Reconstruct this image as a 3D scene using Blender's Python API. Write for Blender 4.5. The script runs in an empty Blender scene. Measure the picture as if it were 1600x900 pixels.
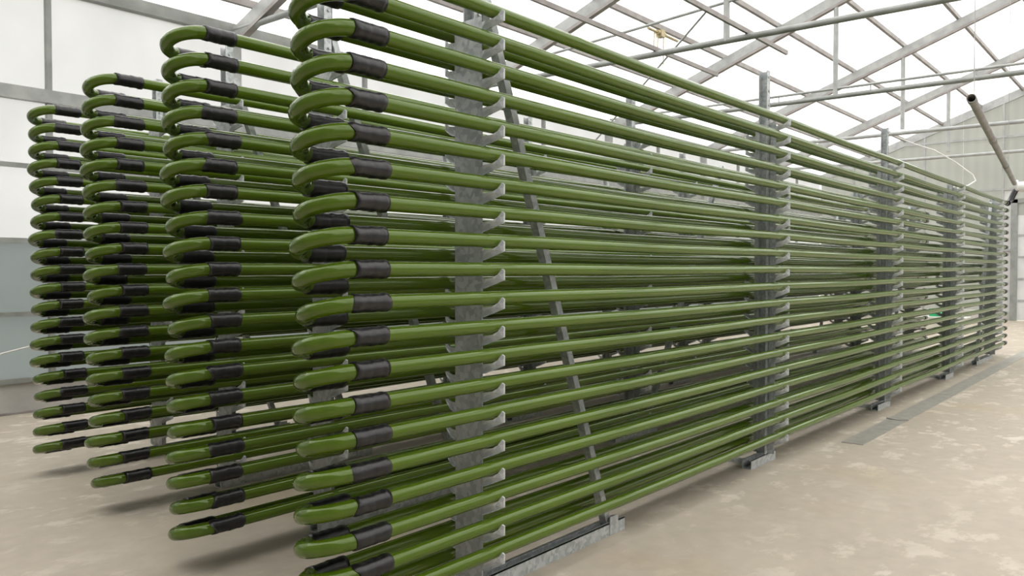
import bpy, math, random
from mathutils import Vector, Matrix
random.seed(7)
S = bpy.context.scene
C = S.collection
PI = math.pi

# ------------------------------------------------------------------ camera
TH, PIT, CAMH, FPX = math.radians(39.368), math.radians(1.2993), 1.4134, 1280.0
cam = bpy.data.objects.new('camera', bpy.data.cameras.new('camera'))
C.objects.link(cam)
cam.location = (0, 0, CAMH)
look = Vector((math.cos(TH) * math.cos(PIT), math.sin(TH) * math.cos(PIT), -math.sin(PIT)))
cam.rotation_euler = look.to_track_quat('-Z', 'Y').to_euler()
cam.data.sensor_width = 36
cam.data.lens = 36 * FPX / 1600
cam.data.clip_end = 300
S.camera = cam

# ------------------------------------------------------------------ sky (plain overcast) and exposure
SKY = 2.6
W = bpy.data.worlds.new('overcast_sky'); S.world = W; W.use_nodes = True
wn = W.node_tree; wn.nodes.clear()
def wnode(t, **k):
    n = wn.nodes.new(t)
    for a, b in k.items(): setattr(n, a, b)
    return n
tc = wnode('ShaderNodeTexCoord'); sep = wnode('ShaderNodeSeparateXYZ')
mx = wnode('ShaderNodeMath', operation='MAXIMUM'); mx.inputs[1].default_value = 0
ma = wnode('ShaderNodeMath', operation='MULTIPLY_ADD'); ma.inputs[1].default_value = 0.75; ma.inputs[2].default_value = 0.72
mm = wnode('ShaderNodeMath', operation='MULTIPLY'); mm.inputs[1].default_value = SKY
bg = wnode('ShaderNodeBackground'); bg.inputs[0].default_value = (1.0, 0.992, 0.972, 1)
wo = wnode('ShaderNodeOutputWorld')
wn.links.new(tc.outputs['Generated'], sep.inputs[0]); wn.links.new(sep.outputs['Z'], mx.inputs[0])
wn.links.new(mx.outputs[0], ma.inputs[0]); wn.links.new(ma.outputs[0], mm.inputs[0])
wn.links.new(mm.outputs[0], bg.inputs['Strength']); wn.links.new(bg.outputs[0], wo.inputs[0])

S.view_settings.view_transform = 'Standard'
S.view_settings.look = 'None'
S.view_settings.exposure = 0.0
S.view_settings.gamma = 1
S.view_settings.use_curve_mapping = False

# ------------------------------------------------------------------ materials
def mat(name, color=(.5, .5, .5), rough=.5, metal=0.0, **kw):
    m = bpy.data.materials.new(name); m.use_nodes = True
    b = m.node_tree.nodes['Principled BSDF']
    b.inputs['Base Color'].default_value = (*color, 1)
    b.inputs['Roughness'].default_value = rough
    b.inputs['Metallic'].default_value = metal
    for k, v in kw.items(): b.inputs[k].default_value = v
    return m, m.node_tree, b
def noise_color(nt, b, c0, c1, scale, detail=4, lo=.35, hi=.65, coord='Object', tex='noise', stretch=(1, 1, 1)):
    t = nt.nodes.new('ShaderNodeTexCoord'); mp = nt.nodes.new('ShaderNodeMapping')
    mp.inputs['Scale'].default_value = stretch
    if tex == 'noise':
        n = nt.nodes.new('ShaderNodeTexNoise'); n.inputs['Scale'].default_value = scale; n.inputs['Detail'].default_value = detail
        out = n.outputs['Fac']
    else:
        n = nt.nodes.new('ShaderNodeTexVoronoi'); n.inputs['Scale'].default_value = scale
        sp = nt.nodes.new('ShaderNodeSeparateColor'); nt.links.new(n.outputs['Color'], sp.inputs[0]); out = sp.outputs[0]
    r = nt.nodes.new('ShaderNodeValToRGB')
    r.color_ramp.elements[0].position = lo; r.color_ramp.elements[0].color = (*c0, 1)
    r.color_ramp.elements[1].position = hi; r.color_ramp.elements[1].color = (*c1, 1)
    nt.links.new(t.outputs[coord], mp.inputs[0]); nt.links.new(mp.outputs[0], n.inputs['Vector'])
    nt.links.new(out, r.inputs[0])
    if b is not None: nt.links.new(r.outputs[0], b.inputs['Base Color'])
    return n, r
def bump(nt, b, scale, strength, dist=.002, detail=3):
    n = nt.nodes.new('ShaderNodeTexNoise'); n.inputs['Scale'].default_value = scale; n.inputs['Detail'].default_value = detail
    t = nt.nodes.new('ShaderNodeTexCoord'); nt.links.new(t.outputs['Object'], n.inputs['Vector'])
    bp = nt.nodes.new('ShaderNodeBump'); bp.inputs['Strength'].default_value = strength; bp.inputs['Distance'].default_value = dist
    nt.links.new(n.outputs['Fac'], bp.inputs['Height']); nt.links.new(bp.outputs[0], b.inputs['Normal'])

M = {}
m, nt, b = mat('algae_tube', (.1, .18, .02), .06, IOR=1.5)
b.inputs['Specular IOR Level'].default_value = .52; b.inputs['Specular Tint'].default_value = (.90, 1, .70, 1)
noise_color(nt, b, (.055, .096, .0045), (.074, .124, .0060), 1.3, 2, .3, .7)
M['tube'] = m
m, nt, b = mat('algae_bend', (.12, .2, .02), .06, IOR=1.5)
b.inputs['Specular IOR Level'].default_value = .60; b.inputs['Specular Tint'].default_value = (.90, 1, .70, 1)
noise_color(nt, b, (.051, .091, .0040), (.070, .120, .0055), 9, 2, .3, .7)
bump(nt, b, 22, .25, .006, 1)
M['bend'] = m
m, nt, b = mat('black_rubber', (.012, .011, .013), .33)
noise_color(nt, b, (.004, .0036, .004), (.010, .009, .0097), 40, 3)
bump(nt, b, 38, .5, .004, 2)
M['rubber'] = m
m, nt, b = mat('galvanised_steel', (.5, .52, .53), .45, .3)
noise_color(nt, b, (.36, .38, .385), (.54, .56, .565), 48, 2, .1, .9, tex='vor')
bump(nt, b, 60, .15, .001)
M['galv'] = m
m, nt, b = mat('painted_truss_steel', (.5, .51, .50), .5, .25)
noise_color(nt, b, (.32, .325, .32), (.41, .415, .405), 6, 4)
M['truss'] = m
m, nt, b = mat('tie_pipe_steel', (.3, .31, .29), .5, .3); noise_color(nt, b, (.24, .25, .235), (.32, .33, .315), 5, 4)
M['tie'] = m
m, nt, b = mat('dark_purlin_steel', (.3, .28, .27), .5, .3)
noise_color(nt, b, (.25, .225, .215), (.34, .315, .30), 4, 4)
M['purlin'] = m
m, nt, b = mat('grey_plastic_pipe', (.2, .185, .175), .5)
noise_color(nt, b, (.21, .193, .182), (.29, .27, .255), 5, 3)
M['pipe'] = m
m, nt, b = mat('white_plastic', (.75, .74, .71), .4); noise_color(nt, b, (.70, .69, .66), (.78, .77, .74), 4, 2)
M['white'] = m
m, nt, b = mat('brass_gear', (.5, .4, .2), .45, .3); noise_color(nt, b, (.42, .35, .2), (.55, .46, .27), 20, 2)
M['brass'] = m
m, nt, b = mat('green_plastic', (.02, .32, .12), .45); noise_color(nt, b, (.018, .30, .11), (.03, .36, .14), 8, 2)
M['green'] = m
m, nt, b = mat('pale_cabinet', (.6, .58, .5), .5); noise_color(nt, b, (.56, .54, .46), (.63, .61, .54), 6, 2)
M['cabinet'] = m
m, nt, b = mat('concrete_kerb', (.5, .48, .45), .85); noise_color(nt, b, (.40, .385, .36), (.54, .52, .485), 2.5, 6)
M['kerb'] = m
m, nt, b = mat('drain_steel', (.32, .33, .33), .5, .5); noise_color(nt, b, (.36, .345, .31), (.44, .415, .375), 12, 4)
M['drain'] = m
m, nt, b = mat('door_leaf_white', (.62, .62, .61), .5); noise_color(nt, b, (.58, .58, .57), (.65, .65, .64), 3, 3)
M['door'] = m
m, nt, b = mat('outside_gravel', (.3, .3, .27), .9); noise_color(nt, b, (.22, .23, .19), (.36, .35, .31), 1.2, 5)
M['gravel'] = m

m, nt, b = mat('grey_wall_panel', (.3, .3, .3), .6); noise_color(nt, b, (.24, .245, .245), (.30, .305, .305), 1.5, 4)
M['panel'] = m

# floor: worn tan concrete with whitish bloom patches
m, nt, b = mat('worn_concrete', (.5, .44, .34), .62)
n1, r1 = noise_color(nt, None, (.385, .333, .268), (.455, .395, .318), .55, 8, .30, .68)
n2, r2 = noise_color(nt, None, (0, 0, 0), (1, 1, 1), 3.2, 12, .535, .60, stretch=(1, 1.4, 1))
n2.inputs['Roughness'].default_value = .66
n3, r3 = noise_color(nt, None, (.90, .90, .895), (1.03, 1.03, 1.03), 9, 9, .28, .72)
n4, r4 = noise_color(nt, None, (0, 0, 0), (1, 1, 1), .42, 4, .36, .60)
n5, r5 = noise_color(nt, None, (1.0, .93, .80), (1, 1, 1), .8, 4, .30, .42)
gate = nt.nodes.new('ShaderNodeMath'); gate.operation = 'MULTIPLY'
nt.links.new(r2.outputs[0], gate.inputs[0]); nt.links.new(r4.outputs[0], gate.inputs[1])
g2 = nt.nodes.new('ShaderNodeMath'); g2.operation = 'MULTIPLY'; g2.inputs[1].default_value = .85
nt.links.new(gate.outputs[0], g2.inputs[0])
mixc = nt.nodes.new('ShaderNodeMix'); mixc.data_type = 'RGBA'
nt.links.new(g2.outputs[0], mixc.inputs['Factor']); nt.links.new(r1.outputs[0], mixc.inputs['A'])
mixc.inputs['B'].default_value = (.64, .575, .485, 1)
mu = nt.nodes.new('ShaderNodeMix'); mu.data_type = 'RGBA'; mu.blend_type = 'MULTIPLY'; mu.inputs['Factor'].default_value = 1
nt.links.new(mixc.outputs['Result'], mu.inputs['A']); nt.links.new(r3.outputs[0], mu.inputs['B'])
mu2 = nt.nodes.new('ShaderNodeMix'); mu2.data_type = 'RGBA'; mu2.blend_type = 'MULTIPLY'; mu2.inputs['Factor'].default_value = .6
nt.links.new(mu.outputs['Result'], mu2.inputs['A']); nt.links.new(r5.outputs[0], mu2.inputs['B'])
nt.links.new(mu2.outputs['Result'], b.inputs['Base Color'])
bump(nt, b, 30, .05, .002, 3)
M['floor'] = m

def pane_material(name, trans, transl, tcol, diffuse, dcol, ribs=0, axis='X'):
    m = bpy.data.materials.new(name); m.use_nodes = True; nt = m.node_tree; nt.nodes.clear()
    o = nt.nodes.new('ShaderNodeOutputMaterial')
    a = nt.nodes.new('ShaderNodeBsdfTransparent')
    t = nt.nodes.new('ShaderNodeBsdfTranslucent'); t.inputs[0].default_value = (*tcol, 1)
    d = nt.nodes.new('ShaderNodeBsdfPrincipled'); d.inputs['Base Color'].default_value = (*dcol, 1); d.inputs['Roughness'].default_value = .3
    tcn = nt.nodes.new('ShaderNodeTexCoord')
    n = nt.nodes.new('ShaderNodeTexNoise'); n.inputs['Scale'].default_value = 1.1; n.inputs['Detail'].default_value = 5
    nt.links.new(tcn.outputs['Object'], n.inputs['Vector'])
    r = nt.nodes.new('ShaderNodeValToRGB')
    r.color_ramp.elements[0].position = .3; r.color_ramp.elements[1].position = .7
    r.color_ramp.elements[0].color = (*[c * .88 for c in tcol], 1); r.color_ramp.elements[1].color = (*tcol, 1)
    nt.links.new(n.outputs['Fac'], r.inputs[0])
    col = r.outputs[0]
    if ribs:
        w = nt.nodes.new('ShaderNodeTexWave'); w.bands_direction = axis; w.inputs['Scale'].default_value = ribs; w.inputs['Distortion'].default_value = .3
        nt.links.new(tcn.outputs['Object'], w.inputs['Vector'])
        mr = nt.nodes.new('ShaderNodeMapRange'); mr.inputs['To Min'].default_value = .93; mr.inputs['To Max'].default_value = 1.0
        nt.links.new(w.outputs['Fac'], mr.inputs['Value'])
        mc = nt.nodes.new('ShaderNodeMix'); mc.data_type = 'RGBA'; mc.blend_type = 'MULTIPLY'; mc.inputs['Factor'].default_value = 1
        nt.links.new(col, mc.inputs['A']); nt.links.new(mr.outputs[0], mc.inputs['B']); col = mc.outputs['Result']
    nt.links.new(col, t.inputs[0])
    m1 = nt.nodes.new('ShaderNodeMixShader'); m1.inputs[0].default_value = transl / (trans + transl)
    nt.links.new(a.outputs[0], m1.inputs[1]); nt.links.new(t.outputs[0], m1.inputs[2])
    m2 = nt.nodes.new('ShaderNodeMixShader'); m2.inputs[0].default_value = diffuse
    nt.links.new(m1.outputs[0], m2.inputs[1]); nt.links.new(d.outputs[0], m2.inputs[2])
    nt.links.new(m2.outputs[0], o.inputs[0])
    return m
M['roof_pane'] = pane_material('frosted_roof_glass', .60, .40, (.95, .95, .94), .05, (.8, .8, .8))
M['white_pane'] = pane_material('white_wall_glass', .30, .70, (.62, .62, .615), .10, (.7, .7, .7))
M['grey_pane'] = pane_material('grey_wall_glass', .16, .84, (.36, .39, .385), .22, (.40, .43, .42), 0)
M['gable_pane'] = pane_material('ribbed_gable_sheet', .14, .86, (.50, .505, .465), .2, (.58, .59, .56), 1.3, 'Y')

# ------------------------------------------------------------------ mesh helpers
class MB:
    def __init__(s): s.v = []; s.f = []; s.sm = []
    def add(s, vs, fs, smooth=False):
        o = len(s.v); s.v += [tuple(v) for v in vs]
        for f in fs: s.f.append(tuple(i + o for i in f)); s.sm.append(smooth)
    def box(s, x0, x1, y0, y1, z0, z1):
        v = [(x, y, z) for x in (x0, x1) for y in (y0, y1) for z in (z0, z1)]
        s.add(v, [(0, 1, 3, 2), (4, 6, 7, 5), (0, 4, 5, 1), (2, 3, 7, 6), (0, 2, 6, 4), (1, 5, 7, 3)])
    def bar(s, a, b, w, h, up=(0, 0, 1)):
        a, b = Vector(a), Vector(b); d = (b - a).normalized(); up = Vector(up)
        side = d.cross(up).normalized() * (w / 2); u = side.cross(d).normalized() * (h / 2)
        v = []
        for p in (a, b): v += [p - side - u, p + side - u, p + side + u, p - side + u]
        s.add(v, [(0, 3, 2, 1), (4, 5, 6, 7), (0, 1, 5, 4), (1, 2, 6, 5), (2, 3, 7, 6), (3, 0, 4, 7)])
    def tube(s, pts, rad, n=12, cap=True):
        pts = [Vector(p) for p in pts]; rad = rad if hasattr(rad, '__len__') else [rad] * len(pts)
        t0 = (pts[1] - pts[0]).normalized()
        ref = Vector((0, 0, 1)) if abs(t0.z) < .9 else Vector((1, 0, 0))
        u = t0.cross(ref).normalized(); vs = []; fs = []
        for i, p in enumerate(pts):
            t = (pts[min(i + 1, len(pts) - 1)] - pts[max(i - 1, 0)]).normalized()
            u = (u - t * u.dot(t)).normalized(); w = t.cross(u)
            for k in range(n):
                a = 2 * PI * k / n; vs.append(p + (u * math.cos(a) + w * math.sin(a)) * rad[i])
        for i in range(len(pts) - 1):
            for k in range(n):
                k2 = (k + 1) % n; fs.append((i * n + k, i * n + k2, (i + 1) * n + k2, (i + 1) * n + k))
        s.add(vs, fs, True)
        if cap:
            m = len(pts) - 1
            s.add(vs[:n], [tuple(range(n - 1, -1, -1))]); s.add(vs[m * n:], [tuple(range(n))])
    def prism(s, poly, half, cs=None):
        """poly in (y,z); half thickness (number or per vertex) along x"""
        n = len(poly); hs = half if hasattr(half, '__len__') else [half] * n; cs = cs or [0] * n
        v = [(cs[i] - hs[i], p[0], p[1]) for i, p in enumerate(poly)] + [(cs[i] + hs[i], p[0], p[1]) for i, p in enumerate(poly)]
        f = [tuple(range(n)), tuple(range(2 * n - 1, n - 1, -1))]
        f += [(i, i + n, (i + 1) % n + n, (i + 1) % n) for i in range(n)]
        s.add(v, f)
    def mesh(s, name, material):
        me = bpy.data.meshes.new(name); me.from_pydata(s.v, [], s.f)
        me.polygons.foreach_set('use_smooth', s.sm); me.materials.append(M[material])
        import bmesh
        bm = bmesh.new(); bm.from_mesh(me); bmesh.ops.recalc_face_normals(bm, faces=bm.faces); bm.to_mesh(me); bm.free()
        me.update(); return me
def link(name, data, parent=None, loc=(0, 0, 0)):
    o = bpy.data.objects.new(name, data); C.objects.link(o); o.location = loc
    if parent: o.parent = parent
    return o
def thing(name, label, cat, loc=(0, 0, 0), group=None, data=None):
    o = link(name, data, None, loc); o['label'] = label; o['category'] = cat
    if group: o['group'] = group
    return o
def struct(name, mb, material, label=None, cat=None):
    o = link(name, mb.mesh(name, material)); o['kind'] = 'structure'
    return o
def part(name, mb, material, parent, label=None, loc=(0, 0, 0)):
    o = link(name, mb.mesh(name, material), parent, loc)
    if label: o['label'] = label
    return o

# ------------------------------------------------------------------ building: dimensions
EY, EZ, SL, RY = 8.93, 4.33, .369, .93          # left eave, roof slope, ridge
RZ = EZ + SL * (EY - RY); WY = 2 * RY - EY       # ridge height, right wall
X0, X1 = -2.75, 26.3
TX = [X0 + 4.15 * k for k in range(8)]           # truss planes
def roof_z(y): return EZ + SL * ((EY - y) if y >= RY else (y - WY))

fm = MB(); fm.box(X0 - .2, X1 + .2, WY - .2, EY + .2, -.2, 0)
struct('floor', fm, 'floor')
gm = MB(); gm.box(-80, 110, -80, 90, -.45, -.21)
struct('ground', gm, 'gravel')

# ceiling: ridge beam, with panes and purlins as its parts
cm = MB(); cm.box(X0, X1, RY - .05, RY + .05, RZ - .12, RZ + .02)
ceiling = struct('ceiling', cm, 'truss')
lefts = [EY, 8.47, 7.47, 6.47, 5.47, 4.48, 3.49, 2.49, 1.5, RY + .04]
for side in (1, -1):
    ys = [y if side == 1 else 2 * RY - y for y in lefts]
    for a, c in zip(ys[:-1], ys[1:]):
        e = .006 if side == 1 else -.006
        pm = MB()
        za, zc = roof_z(a) + .05, roof_z(c) + .05
        v = []
        for x in (.012, 4.138):
            v += [(x, a - e, za), (x, c + e, zc), (x, c + e, zc + .012), (x, a - e, za + .012)]
        pm.add(v, [(0, 3, 2, 1), (4, 5, 6, 7), (0, 1, 5, 4), (1, 2, 6, 5), (2, 3, 7, 6), (3, 0, 4, 7)])
        me = pm.mesh('roof_pane', 'roof_pane')
        for x in TX[:-1]: link('roof_pane', me, ceiling, (x, 0, 0))
    for y in ys[1:-1]:
        pm = MB(); z = roof_z(y)
        pm.box(X0, X1, y - .028, y + .028, z - .035, z + .045)
        part('purlin', pm, 'purlin', ceiling)
    # eave gutter
    y = ys[0]; pm = MB(); pm.box(X0, X1, y - .06, y + .06, EZ - .10, EZ + .035)
    part('eave_gutter', pm, 'tie', ceiling)

# ------------------------------------------------------------------ walls
def wall_long(name, y, inward, upper='white_pane'):
    """inward = -1 for the left wall (faces -Y)"""
    km = MB(); km.box(X0, X1, min(y, y - inward * .12), max(y, y - inward * .12), 0, .30)
    w = struct(name, km, 'kerb')
    rows = [(.30, .96, 'grey_pane'), (.96, 1.70, 'grey_pane'), (1.70, 2.44, upper), (2.44, 3.16, upper), (3.16, 4.24, upper)]
    for z0, z1, mt in rows:
        pm = MB(); pm.box(.002, 2.073, -.006, .006, z0 + .006, z1 - .006)
        me = pm.mesh('pane', mt)
        for k in range(14): link('pane', me, w, (X0 + 2.075 * k, y - inward * .04, 0))
    for z, h, d in ((.31, .05, .06), (.97, .045, .05), (1.70, .05, .06), (2.445, .045, .05), (3.16, .13, .09)):
        rm = MB(); rm.box(X0, X1, y - d / 2, y + d / 2, z - h / 2, z + h / 2)
        part('rail', rm, 'truss' if h > .1 else 'tie', w)
    mm_ = MB(); mm_.box(-.025, .025, -.03, .03, .30, 4.24); me = mm_.mesh('mullion', 'tie')
    for k in range(15):
        if k % 2 == 1: link('mullion', me, w, (X0 + 2.075 * k, y, 0))
    return w
wall_left = wall_long('wall_left', EY, -1)
wall_right = wall_long('wall_right', WY, 1, 'white_pane')

def wall_gable(name, x, inward, door=False):
    km = MB()
    km.box(min(x, x - inward * .12), max(x, x - inward * .12), WY, EY, 0, .25) if not door else None
    if door:
        for a, c in ((WY, .9), (3.72, EY)): km.box(x, x + .12, a, c, 0, .25)
    w = struct(name, km, 'kerb')
    n = 16; dy = (EY - WY) / n
    for k in range(n):
        a = WY + dy * k; c = a + dy; a2, c2 = a + .002, c - .002
        mid = (a + c) / 2
        indoor = door and .9 < mid < 3.7
        zs = [.25, 1.95, 3.64, 5.09, 9]
        if indoor: zs = [3.3, 5.09, 9]
        for z0, z1 in zip(zs[:-1], zs[1:]):
            ta, tb = min(z1 - .012, roof_z(a2) - .02), min(z1 - .012, roof_z(c2) - .02)
            if max(ta, tb) - z0 < .1: continue
            ta, tb = max(ta, z0 + .02), max(tb, z0 + .02)
            xx = x - inward * .05
            v = [(xx + q, yy, zz) for q in (-.006, .006) for yy, zz in ((a2, z0 + .012), (c2, z0 + .012), (c2, tb), (a2, ta))]
            pm = MB(); pm.add(v, [(0, 1, 2, 3), (7, 6, 5, 4), (0, 4, 5, 1), (1, 5, 6, 2), (2, 6, 7, 3), (3, 7, 4, 0)])
            part('pane', pm, 'gable_pane' if door else 'panel', w)
    for k in range(1, n, 2):
        y = WY + dy * k
        if door and 1.0 < y < 3.6: z0 = 3.3
        else: z0 = .25
        pm = MB(); pm.box(x - .027, x + .027, y - .025, y + .025, z0, roof_z(y) - .08); part('mullion', pm, 'truss', w)
    for z in (1.95, 3.64, 5.09):
        half = (RZ - z) / SL if z > EZ else (EY - RY)
        spans = [(RY - half, RY + half)] if (z > 3 or not door) else [(WY, .9), (3.72, EY)]
        for a, c in spans:
            pm = MB(); pm.box(x - .03, x + .03, a, c, z - .03, z + .03); part('rail', pm, 'truss', w)
    for s in (1, -1):
        pm = MB(); ye = EY if s == 1 else WY
        pm.bar((x, ye, EZ - .06), (x, RY, RZ - .06), .07, .22); part('gable_rafter', pm, 'truss', w)
    return w
wall_back = wall_gable('wall_back', X1, -1, True)
wall_front = wall_gable('wall_front', X0, 1)  # unseen end wall, set close and opaque to cut light on the bends

bl = MB(); bl.box(X0, X1, EY - .16, EY - .12, 0, .022); struct('wall_foot_strip', bl, 'purlin')  # thin dark strip drawn along the foot of the left wall

# door in the far gable
dm = MB()
dm.box(X1 - .08, X1 + .06, 3.56, 3.72, 0, 3.34); dm.box(X1 - .08, X1 + .06, .90, 1.04, 0, 3.34); dm.box(X1 - .08, X1 + .06, .9, 3.72, 3.24, 3.36)
door = struct('door_1', dm, 'tie')
sm_ = MB(); sm_.box(X1 + .02, X1 + .05, 3.72, 3.935, .25, 3.60); part('side_panel', sm_, 'door', door)
lm = MB(); lm.box(X1 - .03, X1 + .01, 1.041, 3.559, .02, 2.90)
leaf = part('door_leaf', lm, 'door', door)
for z in (.55, 1.15, 1.75, 2.35):
    rm = MB(); rm.box(X1 - .045, X1 - .031, 1.06, 3.54, z - .03, z + .03); part('rib', rm, 'truss', leaf)
tm = MB(); tm.box(X1 - .03, X1 + .01, 1.041, 3.559, 2.901, 3.239); part('transom_panel', tm, 'gable_pane', door)

# ------------------------------------------------------------------ roof trusses
TLAB = {1: 'roof truss directly above the near ends of the racks',
        2: 'roof truss meeting the left eave just above the near rack ends', 3: 'roof truss crossing above the nearest quarter of the racks',
        4: 'roof truss carrying the double pipe tie over the middle of the racks', 5: 'roof truss next behind the one with the double pipe tie',
        6: 'last roof truss in front of the far gable wall'}
for k in range(1, 7):
    x = TX[k]
    t = thing('roof_truss', 'light grey steel ' + TLAB[k], 'truss', (x, RY, 0), 'steel roof trusses')
    for s in (1, -1):
        ye = EY - RY - .05
        pm = MB(); pm.bar((0, s * ye, EZ - .13), (0, 0, RZ - .13), .07, .17); rf = part('rafter', pm, 'truss', t)
        pm = MB(); pm.bar((0, s * ye, EZ - .227), (0, 0, RZ - .235), .09, .045); part('lower_flange', pm, 'purlin', rf)
        pm = MB(); pm.box(-.06, .06, s * ye - .06, s * ye + .05, 0, EZ - .16); part('column', pm, 'truss', t)
        for yh in (3.55, .0) if s == 1 else (3.55,):
            pm = MB(); zt = EZ + SL * (EY - RY - yh) - .2
            pm.tube([(0, s * yh, EZ - .06), (0, s * yh, zt)], .042, 8); part('hanger', pm, 'truss', t)
    zt = {4: 4.255, 5: 4.19, 6: 4.15}.get(k, 4.28)
    pm = MB(); pm.tube([(0, -EY + RY + .08, zt), (0, EY - RY - .08, zt)], .040, 10); part('tie_beam', pm, 'tie' if k < 5 else 'truss', t)
    if k == 4:
        pm = MB(); pm.tube([(0, -EY + RY + .08, zt + .13), (0, EY - RY - .08, zt + .13)], .022, 8); part('service_pipe', pm, 'truss', t, 'thin pipe just above the tie')
        for yy in (-6, -4.5, -3, -1.5, 0, 1.5, 3, 4.5, 6):
            pm = MB(); pm.tube([(0, yy, zt + .03), (0, yy, zt + .13)], .01, 6); part('clip', pm, 'truss', t)
    if k == 3:
        pm = MB(); pm.tube([(0, 6.8, 4.53), (0, 3.3, 4.78)], .02, 8); part('web_rod', pm, 'truss', t)
        pm = MB(); pm.tube([(0, 3.79, 4.73), (3.05, EY - RY - .1, 3.48)], .014, 8); part('brace_rod', pm, 'truss', t)

# curtain rails lying on the ties, loose bars
for x0, x1, y, z, lab in ((-2.7, 11.58, 5.49, 4.36, 'thin brown rail on the roof ties ending in mid-air, left one of two'),
                          (-2.7, 11.0, 4.21, 4.36, 'thin brown rail on the roof ties ending in mid-air, right one of two')):
    pm = MB(); pm.box(x0 + .2, x1, -.018, .018, -.028, .028)
    thing('curtain_rail', lab, 'rail', (0, y, z - .012), "brown rails lying on the roof ties", pm.mesh('curtain_rail', 'purlin'))

# vent drive hanging under a purlin
g = thing('vent_motor', 'small brassy vent gearbox with chains hanging under a roof purlin', 'motor', (11.6, 6.47, 5.05))
pm = MB(); pm.tube([(-.40, 0, .1), (.55, 0, .1)], .022, 10); part('drive_shaft', pm, 'brass', g)
pm = MB(); pm.box(-.06, .06, -.05, .05, .04, .15); pm.tube([(-.12, 0, .1), (.12, 0, .1)], .042, 12); part('gearbox', pm, 'brass', g)
for xx, L in ((-.20, .28), (-.08, .30), (.10, .42)):
    pm = MB(); pm.tube([(xx, 0, .1), (xx, .01, -L + .05)], .010, 6); part('chain', pm, 'brass', g)
pm = MB(); pm.box(-.02, .02, -.03, .03, .15, .215); part('bracket', pm, 'purlin', g)

# ------------------------------------------------------------------ tube racks
D, ZT, PITCH, WID, DROP, R = 2.2536, 2.494, .12, .24, .06, .029
OX, OY, XS = .165, 1.2234, 1.937
POSTS = [2.60, 5.81, 8.90, 11.90, 14.85]
XEND = 15.42
RACKS = ['the nearest rack', 'the second rack from the right', 'the third rack from the right', 'the far left rack']
ORD = ['top', 'second from top', 'third from top', 'fourth from top', 'fifth from top', 'sixth from top',
       'seventh from top', 'eighth from top', 'ninth from top', 'tenth from top', 'tenth from bottom',
       'ninth from bottom', 'eighth from bottom', 'seventh from bottom', 'sixth from bottom',
       'fifth from bottom', 'fourth from bottom', 'third from bottom', 'second from bottom', 'lowest']
def tube_mesh(front):
    pts = []; xs = [.02]
    knots = [p - XS for p in POSTS]
    n = 44
    L = XEND - XS
    for i in range(n + 1):
        x = .02 + (L - .02) * i / n
        s = 0
        for a, c in zip(knots[:-1], knots[1:]):
            if a <= x <= c:
                s = -.006 * math.sin(PI * (x - a) / (c - a)) ** 2
        pts.append((x, 0, s))
    mb = MB(); mb.tube(pts, R, 20); return mb.mesh('tube', 'tube')
tube_me = tube_mesh(True)
mb = MB()
pts = [(.02, 0, 0), (-.02, 0, 0)]
for i in range(25):
    a = PI * i / 24
    pts.append((-.052 - .121 * math.sin(a), .12 - .12 * math.cos(a), -.03 * (1 - math.cos(a))))
pts += [(-.02, WID, -DROP), (.02, WID, -DROP)]
mb.tube(pts, .0305, 20); bend_me = mb.mesh('bend', 'bend')
def sleeve_mesh(seed):
    r = random.Random(seed); mb = MB()
    prof = [(-.086, .0315), (-.084, .0345), (-.060, .0352), (-.052, .0338), (-.030, .0340), (-.008, .0348), (0, .0332), (.008, .0350),
            (.035, .0338), (.055, .0340), (.062, .0356), (.083, .0350), (.086, .0315)]
    mb.tube([(p[0], r.uniform(-.0006, .0006), r.uniform(-.0006, .0006)) for p in prof], [p[1] + r.uniform(-.0008, .0008) for p in prof], 18)
    return mb.mesh('sleeve', 'rubber')
sleeve_me = [sleeve_mesh(s) for s in (1, 2, 3)]
mb = MB(); mb.tube([(-.11, 0, 0), (-.108, 0, 0), (-.06, 0, 0), (-.055, 0, 0), (.05, 0, 0), (.06, 0, 0)], [.031, .035, .035, .0335, .034, .028], 16)
cap_me = mb.mesh('end_sleeve', 'rubber')

rng = random.Random(11)
for k in range(4):
    for i in range(20):
        jx = rng.uniform(-.009, .009) + .0008 * (i - 10)
        z = ZT - PITCH * i
        o = thing('tube_loop', 'green black-sleeved tube loop, %s on %s' % (ORD[i], RACKS[k]), 'tube loop',
                  (XS + OX * k + jx, D + OY * k, z), 'green tube loops on ' + RACKS[k])
        link('tube', tube_me, o, (-jx, 0, 0)); link('tube', tube_me, o, (-jx, WID, -DROP))
        bo = link('bend', bend_me, o); bo.scale = (rng.uniform(.95, 1.06), 1, 1)
        s = link('sleeve', rng.choice(sleeve_me), o); s.rotation_euler = (rng.uniform(0, 6), 0, 0); s.scale.x = .93
        s = link('sleeve', rng.choice(sleeve_me), o, (rng.uniform(-.012, .006), WID, -DROP)); s.rotation_euler = (rng.uniform(0, 6), 0, 0)
        link('end_sleeve', cap_me, o, (XEND - XS - jx, 0, 0)); link('end_sleeve', cap_me, o, (XEND - XS - jx, WID, -DROP))

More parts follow.
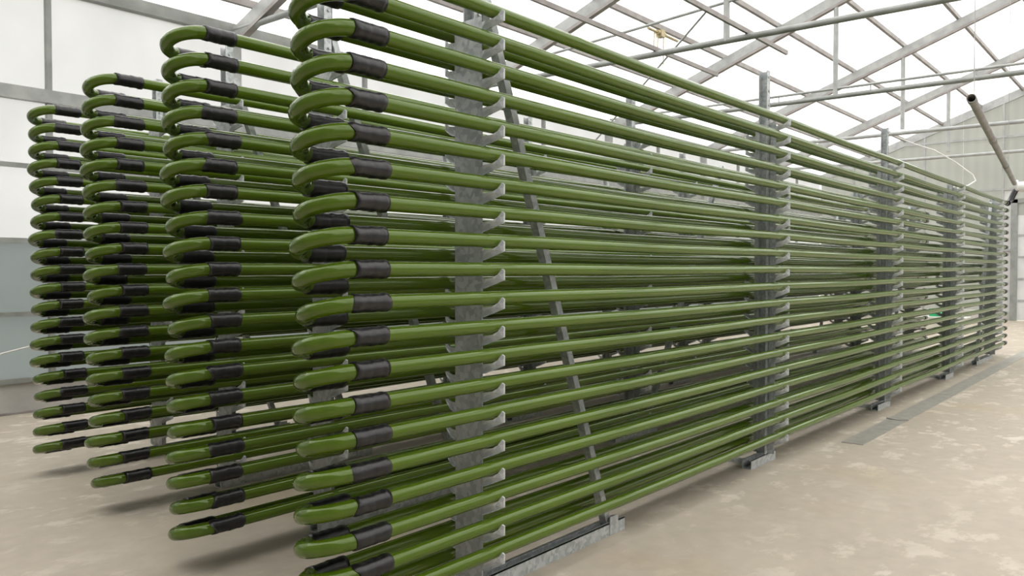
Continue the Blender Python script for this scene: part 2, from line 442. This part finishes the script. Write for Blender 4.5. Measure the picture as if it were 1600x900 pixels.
# hook plate and hooks (local: y = 0 at the front tube axis, x = 0 at the plate)
front_poly = [(.050, -.044), (.020, -.040), (-.006, -.036), (-.028, -.021), (-.042, .002), (-.050, -.004), (-.050, -.045), (-.020, -.060), (.010, -.074), (.030, -.082), (.050, -.084)]
hook_x = [0 if y > .015 else (.015 - y) * .55 for y, z in front_poly]
hb = MB(); hb.prism(front_poly, .004, hook_x); hook_f = hb.mesh('hook', 'galv')
hb = MB(); hb.prism([(WID - y, z) for y, z in front_poly], .004, hook_x); hook_r = hb.mesh('hook', 'galv')
pb = MB()
zlow = ZT - PITCH * 19 - .11
pb.box(-.0025, .0025, .042, .198, .066, ZT - .02)
plate_me = pb.mesh('hook_plate', 'galv')
TOPZ = 2.85
def post_mesh(side, TOPZ=TOPZ):
    mb = MB(); a, c = (.003, .055) if side > 0 else (-.055, -.003)
    y0, y1 = .088, .152
    mb.box(a if side < 0 else c - .005, (a + .005) if side < 0 else c, y0, y1, .066, TOPZ) if side > 0 else mb.box(c - .005, c, y0, y1, .066, TOPZ)
    mb.box(a, c, y0, y0 + .005, .066, TOPZ); mb.box(a, c, y1 - .005, y1, .066, TOPZ)
    for z in [TOPZ - .05 - .10 * q for q in range(4)]:
        mb.tube([((a + c) / 2, y0 - .007, z), ((a + c) / 2, y0 + .001, z)], .008, 6)
    return mb.mesh('post', 'galv')
post_pos, post_neg, post_far, post_end = post_mesh(1), post_mesh(-1), post_mesh(-1, 2.52), post_mesh(1, 2.52)
def channel(x0, x1, y0, y1, z0, z1, t=.005):
    mb = MB(); mb.box(x0, x1, y0, y1, z0, z0 + t); mb.box(x0, x1, y0, y0 + t, z0 + t, z1); mb.box(x0, x1, y1 - t, y1, z0 + t, z1)
    mb.box(x0, x1, y0, y0 + .018, z1 - t, z1); mb.box(x0, x1, y1 - .018, y1, z1 - t, z1)
    return mb
RLAB = ['long galvanised tube rack nearest the camera, standing on the concrete floor',
        'galvanised tube rack second from the right, behind the nearest rack',
        'galvanised tube rack third from the right, between the far left and second racks',
        'galvanised tube rack at the far left, closest to the glass side wall']
for k in range(4):
    rk = thing('tube_rack', RLAB[k], 'rack', (OX * k, D + OY * k, 0), 'galvanised tube racks')
    for j, px in enumerate(POSTS):
        link('post', (post_pos, post_neg, post_neg, post_far, post_end)[j], rk, (px, 0, 0))
        pl = link('hook_plate', plate_me, rk, (px, 0, 0))
        for i in range(20):
            link('hook', hook_f, pl, (0, 0, ZT - PITCH * i)); link('hook', hook_r, pl, (0, 0, ZT - PITCH * i - DROP))
        if 0 < j < 4:
            part('foot_channel', channel(-.30, .14, .085, .155, 0, .066), 'galv', rk, loc=(px, 0, 0))
            fb = MB(); fb.box(-.17, -.13, .157, .46, .0, .035); part('foot_bar', fb, 'galv', rk, loc=(px, 0, 0))
    for j, s in ((0, 1), (4, -1)):
        px = POSTS[j]
        part('base_beam', channel(px - .06 if s > 0 else px - 1.22, px + 1.22 if s > 0 else px + .06, .085, .155, 0, .066), 'galv', rk)
        bm_ = MB(); y = .120
        a = Vector((px + s * .075, y, 2.66)); c = Vector((px + s * 1.085, y, .055))
        if s < 0: a.x, a.z = px - .03, 2.47
        d = (c - a).normalized(); nrm = Vector((0, 1, 0)).cross(d)
        bm_.bar(a, c, .042, .040, up=nrm)
        part('brace', bm_, 'galv', rk)
        gb = MB(); gb.box(px + s * 1.085 - .02, px + s * 1.085 + .06, .080, .085, .004, .10); part('gusset', gb, 'galv', rk)

    if k == 1:
        bm_ = MB(); bm_.bar((6.03, .12, .05), (7.52, .12, 2.44), .042, .04, up=(-.85, 0, .53)); part('brace', bm_, 'galv', rk)
        bm_ = MB(); bm_.box(5.97, 6.20, .09, .15, 0, .05); part('foot_channel', bm_, 'galv', rk)

# ------------------------------------------------------------------ floor drain
dr = thing('floor_drain', 'grey steel drain strip set in the floor right of the racks', 'drain', (0, 2.06, 0))
xs = [6.85, 8.2, 10.2, 12.2, 14.2, 16.2, 18.2, 20.2, 22.2, 24.2, 26.2]
for a, c in zip(xs[:-1], xs[1:]):
    pm = MB(); pm.box(a + .006, c - .006, -.085, .085, 0, .006); part('drain_cover', pm, 'drain', dr)

pm = MB()
for q in range(6):
    y0 = -.09 + .03 * q;
    pm.bar((8.22 - .05 * (1 - (y0 / .09) ** 2), y0, .009), (8.22 - .05 * (1 - ((y0 + .03) / .09) ** 2), y0 + .03, .009), .022, .008)
part('joint_strip', pm, 'purlin', dr)

# ------------------------------------------------------------------ pipework at the far end of the nearest rack
dp = thing('drain_pipe', 'long grey open-ended plastic pipe hung under the roof beyond the racks', 'pipe', (8.44, 1.52, 2.97))
n_ = 18; rr = .042
pm = MB(); a, c = Vector((0, 0, 0)), Vector((7.25, .66, -.14))
vs = []; fs = []
dirv = (c - a).normalized(); uu = dirv.cross(Vector((0, 0, 1))).normalized(); ww = uu.cross(dirv)
rings = [(a + dirv * .5, .034), (a, .034), (a, rr), (a + dirv * .14, rr), (a + dirv * .142, .037), (c, .037)]
for p, r_ in rings:
    for q in range(n_):
        an = 2 * PI * q / n_; vs.append(p + uu * math.cos(an) * r_ + ww * math.sin(an) * r_)
for i in range(len(rings) - 1):
    for q in range(n_): q2 = (q + 1) % n_; fs.append((i * n_ + q, i * n_ + q2, (i + 1) * n_ + q2, (i + 1) * n_ + q))
pm.add(vs, fs, True); part('pipe', pm, 'pipe', dp)
for xx in (.25, 5.55):
    p = a + dirv * xx
    pm = MB(); pm.tube([p + Vector((0, 0, .03)), p + Vector((0, 0, roof_z(1.5) - 3.05))], .004, 6); part('wire', pm, 'truss', dp)
for xx in (2.6, 5.0):
    p = a + dirv * xx; pm = MB(); pm.tube([p - dirv * .06, p + dirv * .06], .043, 14); part('coupling', pm, 'pipe', dp)

hd = thing('header_pipe', 'thick white header pipe across the far end of the nearest rack', 'pipe', (15.85, 2.2, 2.78))
pm = MB(); pm.tube([(0, .0, 0), (0, -2.6, 0)], .085, 18); part('barrel', pm, 'white', hd)
for y in (-.02, -.45): 
    pm = MB(); pm.tube([(0, y, 0), (0, y - .035, 0)], .115, 18); part('flange', pm, 'white', hd)
pm = MB(); pm.tube([(0, -2.3, -2.78), (0, -2.3, -.08)], .04, 12); pm.box(-.1, .1, -2.4, -2.2, -2.78, -2.765); part('stand', pm, 'galv', hd)
pm = MB(); pm.tube([(-.05, -.02, -.06), (-.09, .0, -.12), (-.10, .03, -.2), (-.16, .05, -.25), (-.30, .054, -.285)], .045, 12)
part('elbow', pm, 'rubber', hd, 'black elbow hose')

# white slack cable strung under the roof near the far gable
cb = thing('slack_cable', 'thin white slack cable hanging from a roof tie before the gable', 'cable')
ctl = [(18.0, 4.62, 4.14), (18.05, 4.25, 3.95), (18.1, 3.9, 3.80), (18.2, 3.55, 3.55), (18.28, 3.25, 3.28), (18.3, 3.20, 3.16), (18.0, 3.28, 3.05), (17.2, 3.35, 2.93), (16.9, 3.3, 2.9), (16.75, 3.28, 2.93)]
pm = MB(); pm.tube(ctl, .012, 6)
cbo = part('cord', pm, 'white', cb)

# left wall wire
pm = MB(); pm.tube([(2.9, 8.6, .62), (3.4, 8.62, .72), (4.2, 8.65, .80), (5.4, 8.93 - .36, .98), (5.5, 8.83, 1.0)], .008, 6)
pm.tube([(2.9, 8.6, .62), (2.2, 8.55, .35), (1.2, 8.5, .05), (.4, 8.4, .008)], .008, 6)
thing('white_wire', 'thin white wire slung along the glass side wall at left', 'wire', (0, 0, 0), None, pm.mesh('white_wire', 'white'))

# equipment glimpsed through the tubes by the far gable
cab = thing('storage_cabinet', 'low pale cabinet glimpsed through the tubes near the far gable', 'cabinet', (21, 4.35, 0))
pm = MB(); pm.box(-.25, .25, -.55, .45, .06, .30); part('body', pm, 'cabinet', cab)
pm = MB(); pm.box(-.27, .27, -.57, .47, .30, .325); part('top', pm, 'white', cab)
for y in (-.48, .36):
    pm = MB(); pm.box(-.2, .2, y, y + .05, 0, .06); part('foot', pm, 'pipe', cab)
cr = thing('green_crate', 'small bright green crate standing on the pale low cabinet', 'crate', (21, 4.45, .325))
pm = MB(); t = .01
pm.box(-.14, .14, -.12, .12, 0, t); pm.box(-.14, .14, -.12, -.12 + t, t, .17); pm.box(-.14, .14, .12 - t, .12, t, .17)
pm.box(-.14, -.14 + t, -.12 + t, .12 - t, t, .17); pm.box(.14 - t, .14, -.12 + t, .12 - t, t, .17)
part('body', pm, 'green', cr)
pm = MB(); 
for q in ((-.15, .15, -.13, -.12), (-.15, .15, .12, .13), (-.15, -.14, -.12, .12), (.14, .15, -.12, .12)): pm.box(*q, .15, .175)
part('rim', pm, 'green', cr)
